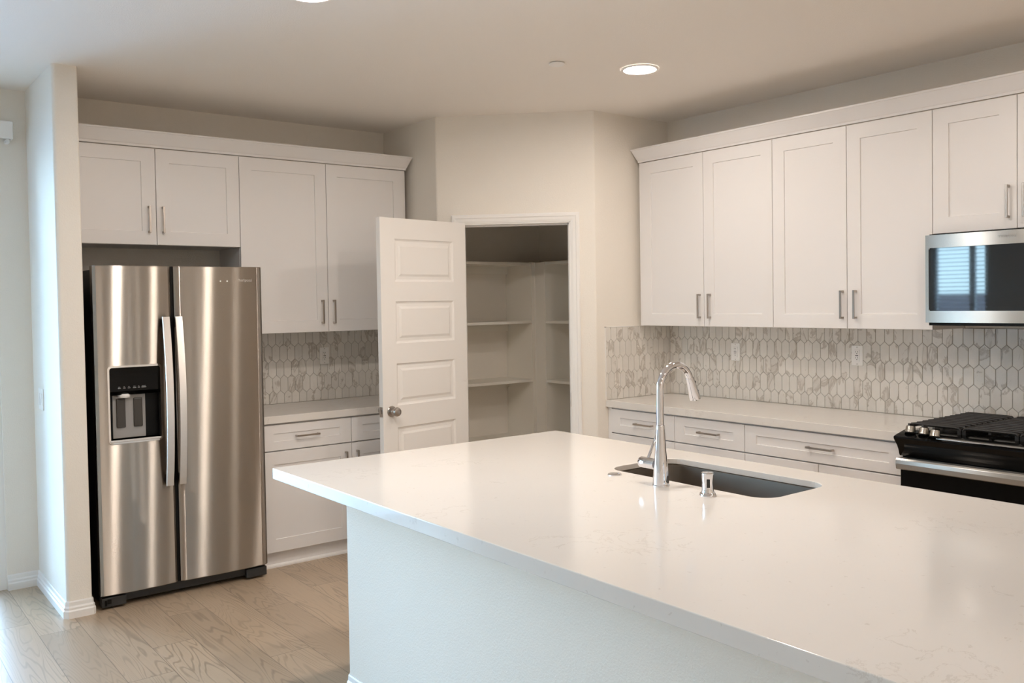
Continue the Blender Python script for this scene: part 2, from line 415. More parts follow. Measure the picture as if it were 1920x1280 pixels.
# local: x along door, +y? visible face direction
lx = Vector((U.x, U.y)); ly = Vector((-U.y, U.x)); sgn = 1 if ly.dot(INN) > 0 else -1     # face outward = sgn*y
def face(y): return sgn*y
PX0, PX1 = .112, DW-.112
pz = [(.165, .430), (.560, .815), (.948, 1.204), (1.326, 1.582), (1.702, 1.962)]
def door_face(mb, y, out):        # grid face with raised-panel wells; out = +1 / -1 direction of y
    zs = [.008]+[z for p_ in pz for z in p_]+[DH]; xs = [0, PX0, PX1, DW]
    for i in range(3):
        for j in range(len(zs)-1):
            if i == 1 and j % 2 == 1: continue
            mb.add([(xs[i], y, zs[j]), (xs[i+1], y, zs[j]), (xs[i+1], y, zs[j+1]), (xs[i], y, zs[j+1])], [(0, 1, 2, 3)])
    for z0, z1 in pz:
        rings = [(0, 0), (.006, -.006), (.014, -.009), (.032, -.0075), (.046, -.0015)]
        pr = None
        for a, dpt in rings:
            q = [(PX0+a, y+out*dpt, z0+a), (PX1-a, y+out*dpt, z0+a), (PX1-a, y+out*dpt, z1-a), (PX0+a, y+out*dpt, z1-a)]
            if pr: mb.add(pr+q, [(k, (k+1) % 4, 4+(k+1) % 4, 4+k) for k in range(4)])
            pr = q
        mb.add(pr, [(0, 1, 2, 3)])
db = MB(); y0, y1 = 0., -sgn*DT
door_face(db, y0, sgn); door_face(db, y1, -sgn)
zb = [.008]+[z for p_ in pz for z in p_]+[DH]
for x in (0, DW): db.add([(x, y0, .008), (x, y1, .008), (x, y1, DH), (x, y0, DH)], [(0, 1, 2, 3)])
for z in (.008, DH): db.add([(0, y0, z), (DW, y0, z), (DW, y1, z), (0, y1, z)], [(0, 1, 2, 3)])
db.build('door_leaf', M['door'], dr)
KZ, KX = .918, DW-.064
def knob(side):
    b = MB(); f = side
    b.lathe([(.0, f*.0), (.033, f*.0), (.034, f*.004), (.030, f*.009), (.015, f*.012), (.0125, f*.022), (.016, f*.032), (.0255, f*.040), (.0285, f*.052), (.025, f*.062), (.014, f*.067), (.0, f*.068)], (KX, (0 if side == sgn else -sgn*DT), KZ), 'y', 28, False)
    return b
kb = knob(sgn).build('doorknob', M['nickel'], dr)
MB().lathe([(0, 0), (.004, 0), (.004, sgn*.0015), (0, sgn*.0015)], (KX-.022, sgn*.0075, KZ+.002), 'y', 12, False).build('key_hole', M['slot'], kb)
knob(-sgn).build('doorknob', M['nickel'], dr)
lp = MB().box((DW-.0005, -sgn*.005, KZ-.03), (DW+.002, -sgn*.030, KZ+.03)).build('latch_plate', M['nickel'], dr)
MB().box((DW+.0015, -sgn*.011, KZ-.011), (DW+.012, -sgn*.024, KZ+.011)).build('latch_bolt', M['nickel'], lp)
for z in (.25, 1.03, 1.85):
    MB().lathe([(.0065, -.045), (.0065, .045)], (-.003, -sgn*.0415, z), 'z', 12).build('hinge', M['nickel'], dr)

# ------------------------------------------------------------------ fronts
def shaker(mb, x0, z0, x1, z1, t=.019, st=.077, rc=.006, y=0.):
    sv = min(st, .052) if (z1-z0) < .3 else st
    def ins(a, v): return [(x0+a, z0+v), (x1-a, z0+v), (x1-a, z1-v), (x0+a, z1-v)]
    o = [(x0, z0), (x1, z0), (x1, z1), (x0, z1)]
    r1 = ins(st, sv); r2 = ins(st+.002, sv+.002)
    e = .0015
    oi = [(x0+e, z0+e), (x1-e, z0+e), (x1-e, z1-e), (x0+e, z1-e)]
    R = [[(x, y+t, z) for x, z in o], [(x, y+e, z) for x, z in o], [(x, y, z) for x, z in oi], [(x, y, z) for x, z in r1], [(x, y+rc, z) for x, z in r2]]
    for k in range(4): mb.add(R[k]+R[k+1], [(i, (i+1) % 4, 4+(i+1) % 4, 4+i) for i in range(4)])
    mb.add(R[0], [(0, 1, 2, 3)]); mb.add(R[4], [(0, 1, 2, 3)]); return mb
def bar_pull(parent, x, z, L=.152, vert=True, y=0., m='nickel'):
    b = MB(); p = .030; w = .0055
    h = L/2
    if vert:
        b.box((x-w, y-p, z-h), (x+w, y-p+.007, z+h))
        for s in (-1, 1): b.box((x-w, y-p+.002, z+s*h-s*.011), (x+w, y+.0005, z+s*h))
    else:
        b.box((x-h, y-p, z-w), (x+h, y-p+.007, z+w))
        for s in (-1, 1): b.box((x+s*h-s*.011, y-p+.002, z-w), (x+s*h, y+.0005, z+w))
    return b.build('handle', M[m], parent, .0012)
GAP = .0015
def front(root, kind, x0, z0, x1, z1, pull=None):
    b = shaker(MB(), x0+GAP, z0+GAP, x1-GAP, z1-GAP, st=.077)
    o = b.build(kind, M['cab'], root)
    if pull: bar_pull(o, *pull[:2], vert=pull[2] == 'v')
    return o
def carcass(root, w, h, d, z0=0.):
    b = MB(); t = .018
    b.box((0, .021, z0), (t, d, h)).box((w-t, .021, z0), (w, d, h)).box((t, .021, z0), (w-t, d, z0+t)).box((t, .021, h-t), (w-t, d, h)).box((t, d-.006, z0+t), (w-t, d, h-t))
    b.box((t, .024, z0+t), (w-t, .030, h-t))
    return b.build('carcass', M['cab'], root)

RB = -PI/2
ZU, ZT = 1.394, 2.477
UA, UB = .365, .338
# --- over the fridge
x0, x1, xm = SX1+.001, -2.6632, -3.1547
w = x1-x0; ZS = 1.925
t = thing('wall_cabinet', 'short white two door wall cabinet above the stainless fridge', 'cabinet', (x0, -UA, ZS), 0)
carcass(t, w-.001, ZT-ZS, UA-.002)
front(t, 'cabinet_door', .0, 0, xm-x0, ZT-ZS, (xm-x0-.042, .145, 'v')); front(t, 'cabinet_door', xm-x0, 0, w, ZT-ZS, (xm-x0+.035, .145, 'v'))
# --- tall wall cabinet, back wall
x0, xm, xr, x1 = -2.6632, -2.0882, -1.5091, -1.4895
t = thing('wall_cabinet', 'tall white two door wall cabinet between fridge and open pantry door', 'cabinet', (x0, -UA, ZU), 0)
carcass(t, x1-x0, ZT-ZU, UA-.002); h = ZT-ZU
front(t, 'cabinet_door', .0, 0, xm-x0, h, (xm-x0-.046, .130, 'v')); front(t, 'cabinet_door', xm-x0, 0, xr-x0, h, (xm-x0+.036, .130, 'v'))
MB().box((xr-x0+.002, .012, 0), (x1-x0, .0205, h)).build('filler_strip', M['cab'], t)
# --- wall cabinets, right wall  (local x runs towards -y)
yl = -1.452
def wallB(label, ya, yb, z0, doors, fill=0.):
    t = thing('wall_cabinet', label, 'cabinet', (-UB, ya, z0), RB); h = ZT-z0
    carcass(t, ya-yb-.001, h, UB-.002)
    for (a, b, hx, hz) in doors: front(t, 'cabinet_door', ya-a, 0, ya-b, h, (ya-hx, hz, 'v'))
    if fill: MB().box((0, .006, 0), (fill-.002, .0205, h)).build('filler_strip', M['cab'], t)
    return t
wallB('tall white two door wall cabinet nearest the pantry, above the first outlet', yl, -2.5013, ZU, [(-1.4792, -1.9955, -1.9655, .128), (-1.9955, -2.5013, -2.045, .128)], .0272)
wallB('tall white two door wall cabinet right beside the microwave', -2.5013, -3.4301, ZU, [(-2.5013, -2.9678, -2.943, .130), (-2.9678, -3.4301, -3.02, .130)])
wallB('short white wall cabinet directly above the microwave', -3.4301, -4.2115, 1.8658, [(-3.4301, -3.8208, -3.785, .127), (-3.8208, -4.2115, -3.857, .127)])
# --- crown
def crown(path, name, label):
    prof = [(-.018, ZT+.004), (.002, ZT+.004), (.004, ZT+.016), (.007, ZT+.020), (.034, ZT+.082), (.037, ZT+.084), (.037, ZT+.093), (-.018, ZT+.093)]
    o = sweep(path, prof).build(name, M['cab']); return tag(o, label, 'molding')
crown([(SX1+.001, -UA), (-1.4895, -UA), (-1.4895, -.02)][::-1][::-1], 'crown_molding', 'white crown molding along the cabinets over the fridge')
crown([(-.02, yl), (-UB, yl), (-UB, -4.2115)], 'crown_molding', 'white crown molding along the cabinets over the microwave')

# ------------------------------------------------------------------ base cabinets
HC, TC = .914, .045
DBS, DCT = .639, .627
DBX = .612
ZD = .704; TOE = .0975
def base(label, loc, rz, w, fronts, x_off=0., side=True, fill=None):
    t = thing('base_cabinet', label, 'cabinet', loc, rz)
    zt = HC-TC-.001; d = DBX-.002; tk = .018
    b = MB().box((0, .021, TOE), (tk, d, zt)).box((w-tk, .021, TOE), (w, d, zt)).box((tk, .021, TOE), (w-tk, d, TOE+tk)).box((tk, d-.006, TOE), (w-tk, d, zt)).box((tk, .024, TOE+tk), (w-tk, .030, zt-.03)).box((tk, .021, zt-.02), (w-tk, d, zt))
    b.build('carcass', M['cab'], t)
    tkb = MB().box((0, .038, 0), (w, .056, TOE)).build('toe_kick', M['cab'], t)
    MB().extrude_x([(.038, 0), (.027, 0), (.027, .010), (.031, .018), (.038, .021)], 0, w).build('shoe_molding', M['trim'], tkb)
    for f in fronts: front(t, *f)
    if fill: MB().box((fill[0], .006, TOE), (fill[1], .0205, zt)).build('filler_strip', M['cab'], t)
    return t
zt = HC-TC-.009
x0, xm, x1 = -2.662, -2.0701, -1.448
yb = -DBX-.0
w1 = xm-x0; w2 = x1-xm
base('white base cabinet with one drawer right beside the fridge', (x0, -DBX, 0), 0, w1-.0005, [('drawer', 0, ZD, w1, zt, (.29, .783, 'h')), ('cabinet_door', 0, TOE, w1, ZD-.004, (w1-.046, .575, 'v'))])
base('white base cabinet mostly hidden behind the open pantry door', (xm, -DBX, 0), 0, w2, [('drawer', 0, ZD, w2-.02, zt, (.29, .783, 'h')), ('cabinet_door', 0, TOE, w2-.02, ZD-.004, (.034, .575, 'v'))], fill=(w2-.018, w2))
yA, y1, y2, y3 = -1.4095, -1.985, -2.502, -3.429
f0 = .034
base('narrow white base cabinet with drawer, in the corner by the pantry', (-DBX, yA, 0), RB, yA-y1-.0005, [('drawer', f0, ZD, yA-y1, zt, (.328, .781, 'h')), ('cabinet_door', f0, TOE, yA-y1, ZD-.004, (.52, .575, 'v'))], fill=(0, f0-.002))
base('white base cabinet with drawer, behind the chrome faucet', (-DBX, y1, 0), RB, y1-y2-.0005, [('drawer', 0, ZD, y1-y2, zt, (.268, .783, 'h')), ('cabinet_door', 0, TOE, y1-y2, ZD-.004, (.036, .575, 'v'))])
w3 = y2-y3
base('wide white base cabinet with one long drawer beside the black range', (-DBX, y2, 0), RB, w3-.0005, [('drawer', 0, ZD, w3, zt, (.480, .783, 'h')), ('cabinet_door', 0, TOE, w3*.5, ZD-.004, (w3*.5-.04, .575, 'v')), ('cabinet_door', w3*.5, TOE, w3, ZD-.004, (w3*.5+.04, .575, 'v'))])
o = MB().box((-2.6625, -DCT, HC-TC), (-1.4470, -.001, HC)).build('countertop', M['quartz'], None, .002); tag(o, 'short white quartz countertop between fridge and pantry door', 'countertop')
o = MB().box((-DCT, -3.4295, HC-TC), (-.001, -1.4090, HC)).build('countertop', M['quartz'], None, .002); tag(o, 'long white quartz countertop running to the black range', 'countertop')

# ------------------------------------------------------------------ backsplash of picket tiles
TW, TR, TP, TG = .0535, .104, .012, .0032
def clip(poly, x0, z0, x1, z1):
    def cut(P, f, inter):
        out = []
        for i in range(len(P)):
            a, b = P[i-1], P[i]
            if f(b):
                if not f(a): out.append(inter(a, b))
                out.append(b)
            elif f(a): out.append(inter(a, b))
        return out
    for k, v, s in ((0, x0, 1), (0, x1, -1), (1, z0, 1), (1, z1, -1)):
        if not poly: return poly
        f = lambda p: s*(p[k]-v) >= 0
        def inter(a, b):
            t_ = (v-a[k])/(b[k]-a[k]); return (a[0]+t_*(b[0]-a[0]), a[1]+t_*(b[1]-a[1]))
        poly = cut(poly, f, inter)
    return poly
def splash(name, label, loc, rz, w, z0, z1, phase):
    t = thing(name, label, 'backsplash', loc, rz)     # local x right, y into wall, front at y=-.006
    MB().box((0, -.0045, z0), (w, -.0003, z1)).build('grout_bed', M['grout'], t)
    mb = MB(); cols = []
    k0 = int((1.301-z1)/TR)-2
    for k in range(k0, k0+10):
        zt_ = 1.301-TR*k; zb_ = zt_-TR; ph = phase+(TW/2 if k % 2 else 0)
        for n in range(int(-ph/TW)-2, int((w-ph)/TW)+2):
            xa = ph+n*TW; g_ = TG/2; xa_, xb_ = xa+g_, xa+TW-g_; xc = xa+TW/2
            poly = [(xa_, zb_+TP), (xc, zb_-TP+g_*1.3), (xb_, zb_+TP), (xb_, zt_-TP), (xc, zt_+TP-g_*1.3), (xa_, zt_-TP)]
            poly = clip(poly, .0008, z0+.001, w-.0008, z1-.0005)
            if len(poly) < 3: continue
            cx_ = sum(p[0] for p in poly)/len(poly); cz_ = sum(p[1] for p in poly)/len(poly)
            m_ = len(poly); inn = [(cx_+(p[0]-cx_)*.965, cz_+(p[1]-cz_)*.985) for p in poly]
            vs = [(p[0], -.0044, p[1]) for p in poly]+[(p[0], -.0066, p[1]) for p in poly]+[(p[0], -.0074, p[1]) for p in inn]
            fs = [(i, (i+1) % m_, m_+(i+1) % m_, m_+i) for i in range(m_)]+[(m_+i, m_+(i+1) % m_, 2*m_+(i+1) % m_, 2*m_+i) for i in range(m_)]+[tuple(range(2*m_, 3*m_))]
            mb.add(vs, fs); rc = (random.random(), random.random(), random.random(), 1); cols += [rc]*len(vs)
    me = bpy.data.meshes.new('marble_tiles'); me.from_pydata(mb.v, [], mb.f)
    ca = me.color_attributes.new('tile', 'FLOAT_COLOR', 'POINT')
    for i, c_ in enumerate(cols): ca.data[i].color = c_
    me.materials.append(M['marble']); o = bpy.data.objects.new('marble_tiles', me); COL.objects.link(o); o.parent = t
    return t
splash('backsplash', 'marble picket tile backsplash on the wall between fridge and pantry', (-2.6625, 0, 0), 0, 2.6625-1.4475, HC+.0005, ZU-.001, .013)
splash('backsplash', 'long marble picket tile backsplash behind the range and faucet', (0, -1.4165, 0), RB, 4.30-1.4165, HC+.0005, ZU-.001, (2.806-1.4165) % TW)
s_ = splash('backsplash', 'narrow marble picket tile return on the pantry wall, beside the long splash', (-.625, -1.408, 0), 0, .624, HC+.0005, 1.390, .02)
MB().box((-.004, -.009, HC+.0005), (.0, -.0003, 1.394)).box((-.004, -.009, 1.390), (.624-.36, -.0003, 1.394)).build('edge_trim', M['trim'], s_)

# ------------------------------------------------------------------ outlets, switch
def outlet(label, loc, rz, w=.070, h=.114):
    t = thing('wall_outlet', label, 'outlet', loc, rz)
    MB().box((-w/2, -.006, -h/2), (w/2, 0, h/2)).build('cover_plate', M['plate'], t, .002)
    r_ = MB().box((-.0165, -.0085, -.0335), (.0165, -.0055, .0335)).build('receptacle', M['plate'], t, .001)
    s = MB()
    for z in (.017, -.017):
        s.box((-.0075, -.0089, z+.001), (-.0055, -.0082, z+.009)).box((.0045, -.0089, z+.001), (.0065, -.0082, z+.009)).lathe([(.0028, -.0089), (.0028, -.0082)], (0, 0, z-.006), 'y', 10)
    s.build('slots', M['slot'], r_)
    MB().box((-.009, -.0095, -.0022), (.009, -.0082, .0022)).build('reset_button', M['slot'], r_)
    for z in (-.048, .048): MB().lathe([(.003, -.0068), (.003, -.0058)], (0, 0, z), 'y', 10).build('screw', M['nickel'], t)
    return t
outlet('white wall outlet on the tiles beside the fridge', (-1.952, -.0074, 1.218), 0)
outlet('white wall outlet on the tiles left of the faucet sprayer, nearer the pantry', (-.0074, -1.979, 1.221), RB)['label'] = 'white wall outlet on the long splash, nearer the pantry'
outlet('white wall outlet on the long splash, nearer the range', (-.0074, -2.830, 1.229), RB)
t = thing('light_switch', 'white double light switch on the wall end left of the fridge', 'switch', (SX0, -.228, 1.078), RB)
MB().box((-.058, -.006, -.058), (.058, 0, .058)).build('cover_plate', M['plate'], t, .002)
for x in (-.024, .024): MB().box((x-.0165, -.0095, -.033), (x+.0165, -.0055, .033)).build('rocker', M['plate'], t, .0015)

# valance over the sliding door
t = thing('blind_valance', 'white vertical blind valance over the sliding door', 'blind', (-3.83, 0, 2.505))
MB().box((-2.0, -.10, 0), (0, -.092, .095)).box((-.008, -.092, 0), (0, -.001, .095)).box((-2.0, -.092, .087), (-.008, -.001, .095)).build('valance', M['plate'], t, .003)
MB().box((-1.98, -.075, .03), (-.05, -.025, .062)).build('track', M['plate'], t)
MB().box((-.030, -.07, -.016), (-.012, -.001, .0)).build('bracket', M['plate'], t)
# slatted blind in the left window
t = thing('window_blind', 'white horizontal slat blind in the living room window, seen in the microwave glass', 'blind', (XL-.035, -.48, .93))
MB().box((-.025, -.325, 1.215), (.025, .325, 1.265)).build('headrail', M['plate'], t)
sl = MB()
for k in range(24):
    z = .05+k*.049; c_, s_ = .0235*math.cos(.22), .0235*math.sin(.22)
    q = [(-c_, z+s_), (c_, z-s_), (c_, z-s_+.0022), (-c_, z+s_+.0022)]
    sl.add([(x, -.325, zz) for x, zz in q]+[(x, .325, zz) for x, zz in q], [(i, (i+1) % 4, 4+(i+1) % 4, 4+i) for i in range(4)]+[(0, 1, 2, 3), (4, 5, 6, 7)])
sl.build('slats', M['plate'], t)
co = MB()
for y in (-.25, .25): co.box((-.001, y-.001, .02), (.001, y+.001, 1.22))
co.build('cords', M['plate'], t)
MB().box((-.024, -.325, 0.005), (.024, .325, .025)).build('bottom_rail', M['plate'], t)

# ------------------------------------------------------------------ refrigerator
FX0, FX1, FY, FZ0, FZ1 = -3.586, -2.683, -.733, .074, 1.79
t = thing('refrigerator', 'stainless side by side refrigerator with black sides and water dispenser', 'refrigerator', (FX0, FY, 0), 0)
fw = FX1-FX0
MB().box((.004, .078, .03), (fw-.004, .70, FZ1-.02)).build('body', M['black'], t, .004)
for x in (.02, fw-.10): MB().box((x, .075, FZ1-.021), (x+.08, .16, FZ1-.002)).build('hinge_cover', M['black'], t, .004)
def fridge_door(xa, xb, hole=None, label=None):
    # convex front; y(x)
    cx, hw_ = (xa+xb)/2, (xb-xa)/2
    def yf(x): u = (x-cx)/hw_; return .010*u*u + .010*max(0, abs(u)-.93)**2/.0049
    xs = sorted(set([xa+(xb-xa)*k/28 for k in range(29)]+([hole[0], hole[1]] if hole else [])))
    zs = sorted(set([FZ0, FZ0+.004, FZ1-.004, FZ1]+([hole[2], hole[3]] if hole else [])+[FZ0+(FZ1-FZ0)*k/10 for k in range(1, 10)]))
    vs = []; idx = {}
    for i, x in enumerate(xs):
        for j, z in enumerate(zs):
            idx[i, j] = len(vs); vs.append((x, yf(x)+(.004 if j in (0, len(zs)-1) else 0), z))
    fs = []
    for i in range(len(xs)-1):
        for j in range(len(zs)-1):
            if hole and hole[0]-1e-6 <= xs[i] and xs[i+1] <= hole[1]+1e-6 and hole[2]-1e-6 <= zs[j] and zs[j+1] <= hole[3]+1e-6: continue
            fs.append((idx[i, j], idx[i+1, j], idx[i+1, j+1], idx[i, j+1]))
    mb = MB().add(vs, fs, True); D = .070
    for i in range(len(xs)-1):
        for j in (0, len(zs)-1):
            a, b = vs[idx[i, j]], vs[idx[i+1, j]]; mb.add([a, b, (b[0], D, b[2]), (a[0], D, a[2])], [(0, 1, 2, 3)])
    for i in (0, len(xs)-1):
        for j in range(len(zs)-1):
            a, b = vs[idx[i, j]], vs[idx[i, j+1]]; mb.add([a, b, (b[0], D, b[2]), (a[0], D, a[2])], [(0, 1, 2, 3)])
    mb.add([(xa, D, FZ0), (xb, D, FZ0), (xb, D, FZ1), (xa, D, FZ1)], [(0, 1, 2, 3)])
    # hand-fed: keep the split edges (no smoothing over the rim)
    o = mb.build('fridge_door', M['steel'], t)
    es = o.modifiers.new('split', 'EDGE_SPLIT'); es.split_angle = math.radians(40)
    return o, yf
HX0, HX1, HZ0, HZ1 = .062, .325, .868, 1.262
d1, yf1 = fridge_door(0.0, .391, (HX0, HX1, HZ0, HZ1))
d2, yf2 = fridge_door(.409, fw)
MB().box((.392, .030, FZ0), (.408, .074, FZ1-.002)).build('door_gasket', M['black'], t)
def fridge_handle(parent, x, yb):
    z0, z1 = .612, 1.518; n = 26; vs = []; hw_ = .0205
    for k in range(n+1):
        u = k/n; z = z0+(z1-z0)*u; y = yb-.032-.042*math.sin(PI*u)**.9
        for dx, dy in ((-hw_, .011), (-hw_, .002), (-hw_*.86, -.002), (hw_*.86, -.002), (hw_, .002), (hw_, .011)): vs.append((x+dx, y+dy, z))
    m_ = 6; fs = [(i*m_+j, i*m_+(j+1) % m_, (i+1)*m_+(j+1) % m_, (i+1)*m_+j) for i in range(n) for j in range(m_)]
    b = MB().add(vs, fs, False); b.add(vs[:m_], [tuple(range(m_))]); b.add(vs[-m_:], [tuple(range(m_))])
    h = b.build('handle', M['steel2'], parent)
    for z in (z0+.03, z1-.03): MB().box((x-.012, yb-.034, z-.028), (x+.012, yb+.010, z+.028)).build('handle_post', M['black'], h)
fridge_handle(d1, .352, .006); fridge_handle(d2, .420, .008)
# dispenser
dsp = MB(); cyv = .0
fr_o = rrect(HX0-.006, HZ0-.008, HX1+.006, HZ1+.006, .02, 5); fr_i = rrect(HX0+.004, HZ0+.004, HX1-.004, HZ1-.004, .014, 5)
yo = .0005
n_ = len(fr_o)
dsp.add([(x, yf1(x)+.001, z) for x, z in fr_o]+[(x, yf1(x)-.004, z) for x, z in fr_o]+[(x, yf1(x)-.004, z) for x, z in fr_i]+[(x, .03, z) for x, z in fr_i],
        [(a*n_+i, a*n_+(i+1) % n_, (a+1)*n_+(i+1) % n_, (a+1)*n_+i) for a in range(3) for i in range(n_)], False)
disp = dsp.build('water_dispenser', M['steel2'], d1)
nb = MB(); X0, X1, Z0, Z1 = HX0+.001, HX1-.001, HZ0+.001, HZ1-.001; DPT = .068
for q in ([(X0, .012, Z0), (X0, DPT, Z0), (X0, DPT, Z1), (X0, .012, Z1)], [(X1, .012, Z0), (X1, DPT, Z0), (X1, DPT, Z1), (X1, .012, Z1)], [(X0, .012, Z0), (X1, .012, Z0), (X1, DPT, Z0), (X0, DPT, Z0)], [(X0, .012, Z1), (X1, .012, Z1), (X1, DPT, Z1), (X0, DPT, Z1)], [(X0, DPT, Z0), (X1, DPT, Z0), (X1, DPT, Z1), (X0, DPT, Z1)]):
    nb.add(q, [(0, 1, 2, 3)])
nb.build('niche', M['black'], disp)
PZ = HZ0+.245
MB().add([(X0, .008, Z1), (X1, .008, Z1), (X1, .008, PZ+.02), (X0, .008, PZ+.02), (X0, .03, PZ), (X1, .03, PZ), (X0, .06, PZ), (X1, .06, PZ), (X0, .06, Z1), (X1, .06, Z1)], [(0, 1, 2, 3), (3, 2, 5, 4), (4, 5, 7, 6), (0, 3, 4, 6, 8), (1, 2, 5, 7, 9)]).build('control_panel', M['blackgloss'], disp)
ic = MB()
for k, (a, b) in enumerate(((.0, .014), (.026, .012), (.049, .013), (.075, .016), (.100, .010), (.118, .024))):
    ic.box((X0+.045+a, .0076, PZ+.034), (X0+.045+a+b, .0081, PZ+.0385))
    ic.box((X0+.045+a+.002, .0076, PZ+.042), (X0+.045+a+b-.003, .0081, PZ+.0445))
ic.build('control_marks', mat('panel_print', (.22, .22, .22), .5), disp)
mg = mat('dispenser_grey', (.33, .32, .31), .35); mdk = mat('paddle_dark', (.055, .048, .042), .4)
MB().box((X0+.028, .060, Z0+.012), (X0+.195, .067, PZ-.004)).build('back_plate', mg, disp, .003)
for x in (.046, .132): MB().box((X0+x, .050, Z0+.068), (X0+x+.046, .060, PZ-.022)).build('paddle', mdk, disp, .006)
MB().lathe([(.030, .0), (.033, -.012), (.030, -.020), (.022, -.022)], (X0+.085, .052, PZ+.004), 'z', 20).build('ice_chute', M['plate'], disp)
MB().box((X0, -.003, Z0), (X1, .055, Z0+.012)).build('drip_tray', M['steel2'], disp, .002)
tx = text_mesh('logo', 'Whirlpool', .024, M['chrome'], d2); tx.rotation_euler = (PI/2, 0, 0); tx.location = (.792, yf2(.792)-.0006, 1.714)
for x in (.660, .698): MB().lathe([(.0045, 0), (.0045, -.001)], (x, yf2(x)+.0004, 1.709), 'y', 12).build('white_dot', M['plate'], d2)  # two small white dots on the right door
# base grille
gb = MB().box((.02, .050, .022), (fw-.02, .075, FZ0-.004)).box((.004, .020, .012), (.125, .075, FZ0-.012)).box((fw-.125, .020, .012), (fw-.004, .075, FZ0-.012))
gr = gb.build('base_grille', M['grey'], t, .004)
MB().box((.03, .016, .030), (.05, .022, .052)).box((.018, .016, .022), (.028, .022, .05)).build('hinge_bracket', M['black'], gr)
for x in (.06, fw-.06):
    for y in (.11, .62): MB().lathe([(.018, 0), (.018, .03)], (x, y, 0), 'z', 14).build('foot', M['black'], t)

# ------------------------------------------------------------------ range
RY0 = -3.434; RW = .758
t = thing('gas_range', 'black slide in gas range with steel handle and cast iron grates', 'range', (-.655, RY0, 0), RB)
MB().box((.003, .012, .02), (RW-.003, .640, .905)).build('body', M['black'], t)
# cooktop
ck = MB().box((.0, .030, .905), (RW, .648, .924)).build('cooktop', M['blackgloss'], t, .003)
prof = [(.012, .812), (-.010, .812), (-.016, .822), (-.022, .842), (-.036, .866), (-.058, .890), (-.066, .902), (-.064, .909), (-.055, .912), (.032, .930), (.050, .930), (.050, .912), (.030, .905), (.012, .905)]
cp = MB().extrude_x(prof, 0, RW, True).build('control_panel', M['blackgloss'], t)
MB().extrude_x([(-.030, .9172), (-.045, .9141), (-.045, .9155), (-.030, .9186)], .19, RW-.05).build('panel_trim', M['steel2'], cp)
for i, (x, y) in enumerate(((.050, -.008), (.118, -.014), (.176, -.028), (.585, -.014), (.652, -.014), (.710, -.008))):
    b = MB(); b.lathe([(.0245, 0), (.0245, .006), (.021, .009), (.0195, .032), (.017, .035), (0, .035)], (0, 0, 0), 'z', 26)
    k = b.build('knob', M['black'], t); k.location = (x, y, .9195+.19*(y+.02)); k.rotation_euler = (-.19, 0, 0)
    MB().lathe([(.0252, .0055), (.0225, .010), (.0206, .030), (.0195, .033), (.0195, .0335)], (0, 0, 0), 'z', 26, False).build('knob_skirt', M['steel3'], k)
    MB().box((-.0055, -.020, .033), (.0055, .020, .046)).build('knob_grip', M['grey'], k, .002)
# oven door
od = MB().box((.004, -.012, .19), (RW-.004, .011, .806)).build('oven_door', M['blackgloss'], t, .003)
MB().box((.09, -.0135, .30), (RW-.09, -.0118, .66)).build('oven_window', M['glassblack'], od)
hprof = [(-.052, .757), (-.046, .753), (-.012, .753), (-.012, .806), (-.030, .808), (-.046, .806), (-.054, .798), (-.056, .780)]
MB().extrude_x(hprof, .003, RW-.003).build('handle', M['steel3'], od, .0015)
MB().box((.004, -.010, .035), (RW-.004, .011, .182)).build('warming_drawer', M['blackgloss'], t, .003)
for x in (.05, RW-.05):
    for y in (.06, .58): MB().lathe([(.016, 0), (.016, .022)], (x, y, 0), 'z', 12).build('foot', M['black'], t)
# burners
for x, y in ((.16, .17), (.16, .46), (.38, .31), (.60, .17), (.60, .46)):
    b_ = MB().lathe([(.050, .924), (.050, .932), (.044, .938), (.030, .939), (.030, .944), (0, .945)], (x, y, 0), 'z', 24).build('burner', M['iron'], t)
# grates: three sections with cross fingers
for gi in range(3):
    a = .012+gi*.2465; b = a+.241; g_ = MB()
    za, zb = .950, .966
    for k in range(11):
        y = .062+k*.0545
        n = 8
        g_.tube([(a+.004, y, za-.004), (a+.010, y, za+.006), (a+.03, y, za+.0085), (b-.03, y, za+.0085), (b-.010, y, za+.006), (b-.004, y, za-.004)], .0075, 8)
    for x in (a+.008, b-.008, (a+b)/2): g_.box((x-.006, .058, za-.008), (x+.006, .612, za+.006))
    for x in (a+.008, b-.008):
        for y in (.064, .606): g_.box((x-.008, y-.008, .924), (x+.008, y+.008, za))
    g_.build('grate', M['iron'], t)

# ------------------------------------------------------------------ microwave
MD = .425
t = thing('microwave', 'stainless over the range microwave with black glass door', 'microwave', (-MD, -3.438, 1.428), RB)
mw, mh = .765, .4285
MB().box((.004, .032, .0), (mw-.004, MD-.002, mh+.006)).build('body', M['black'], t)
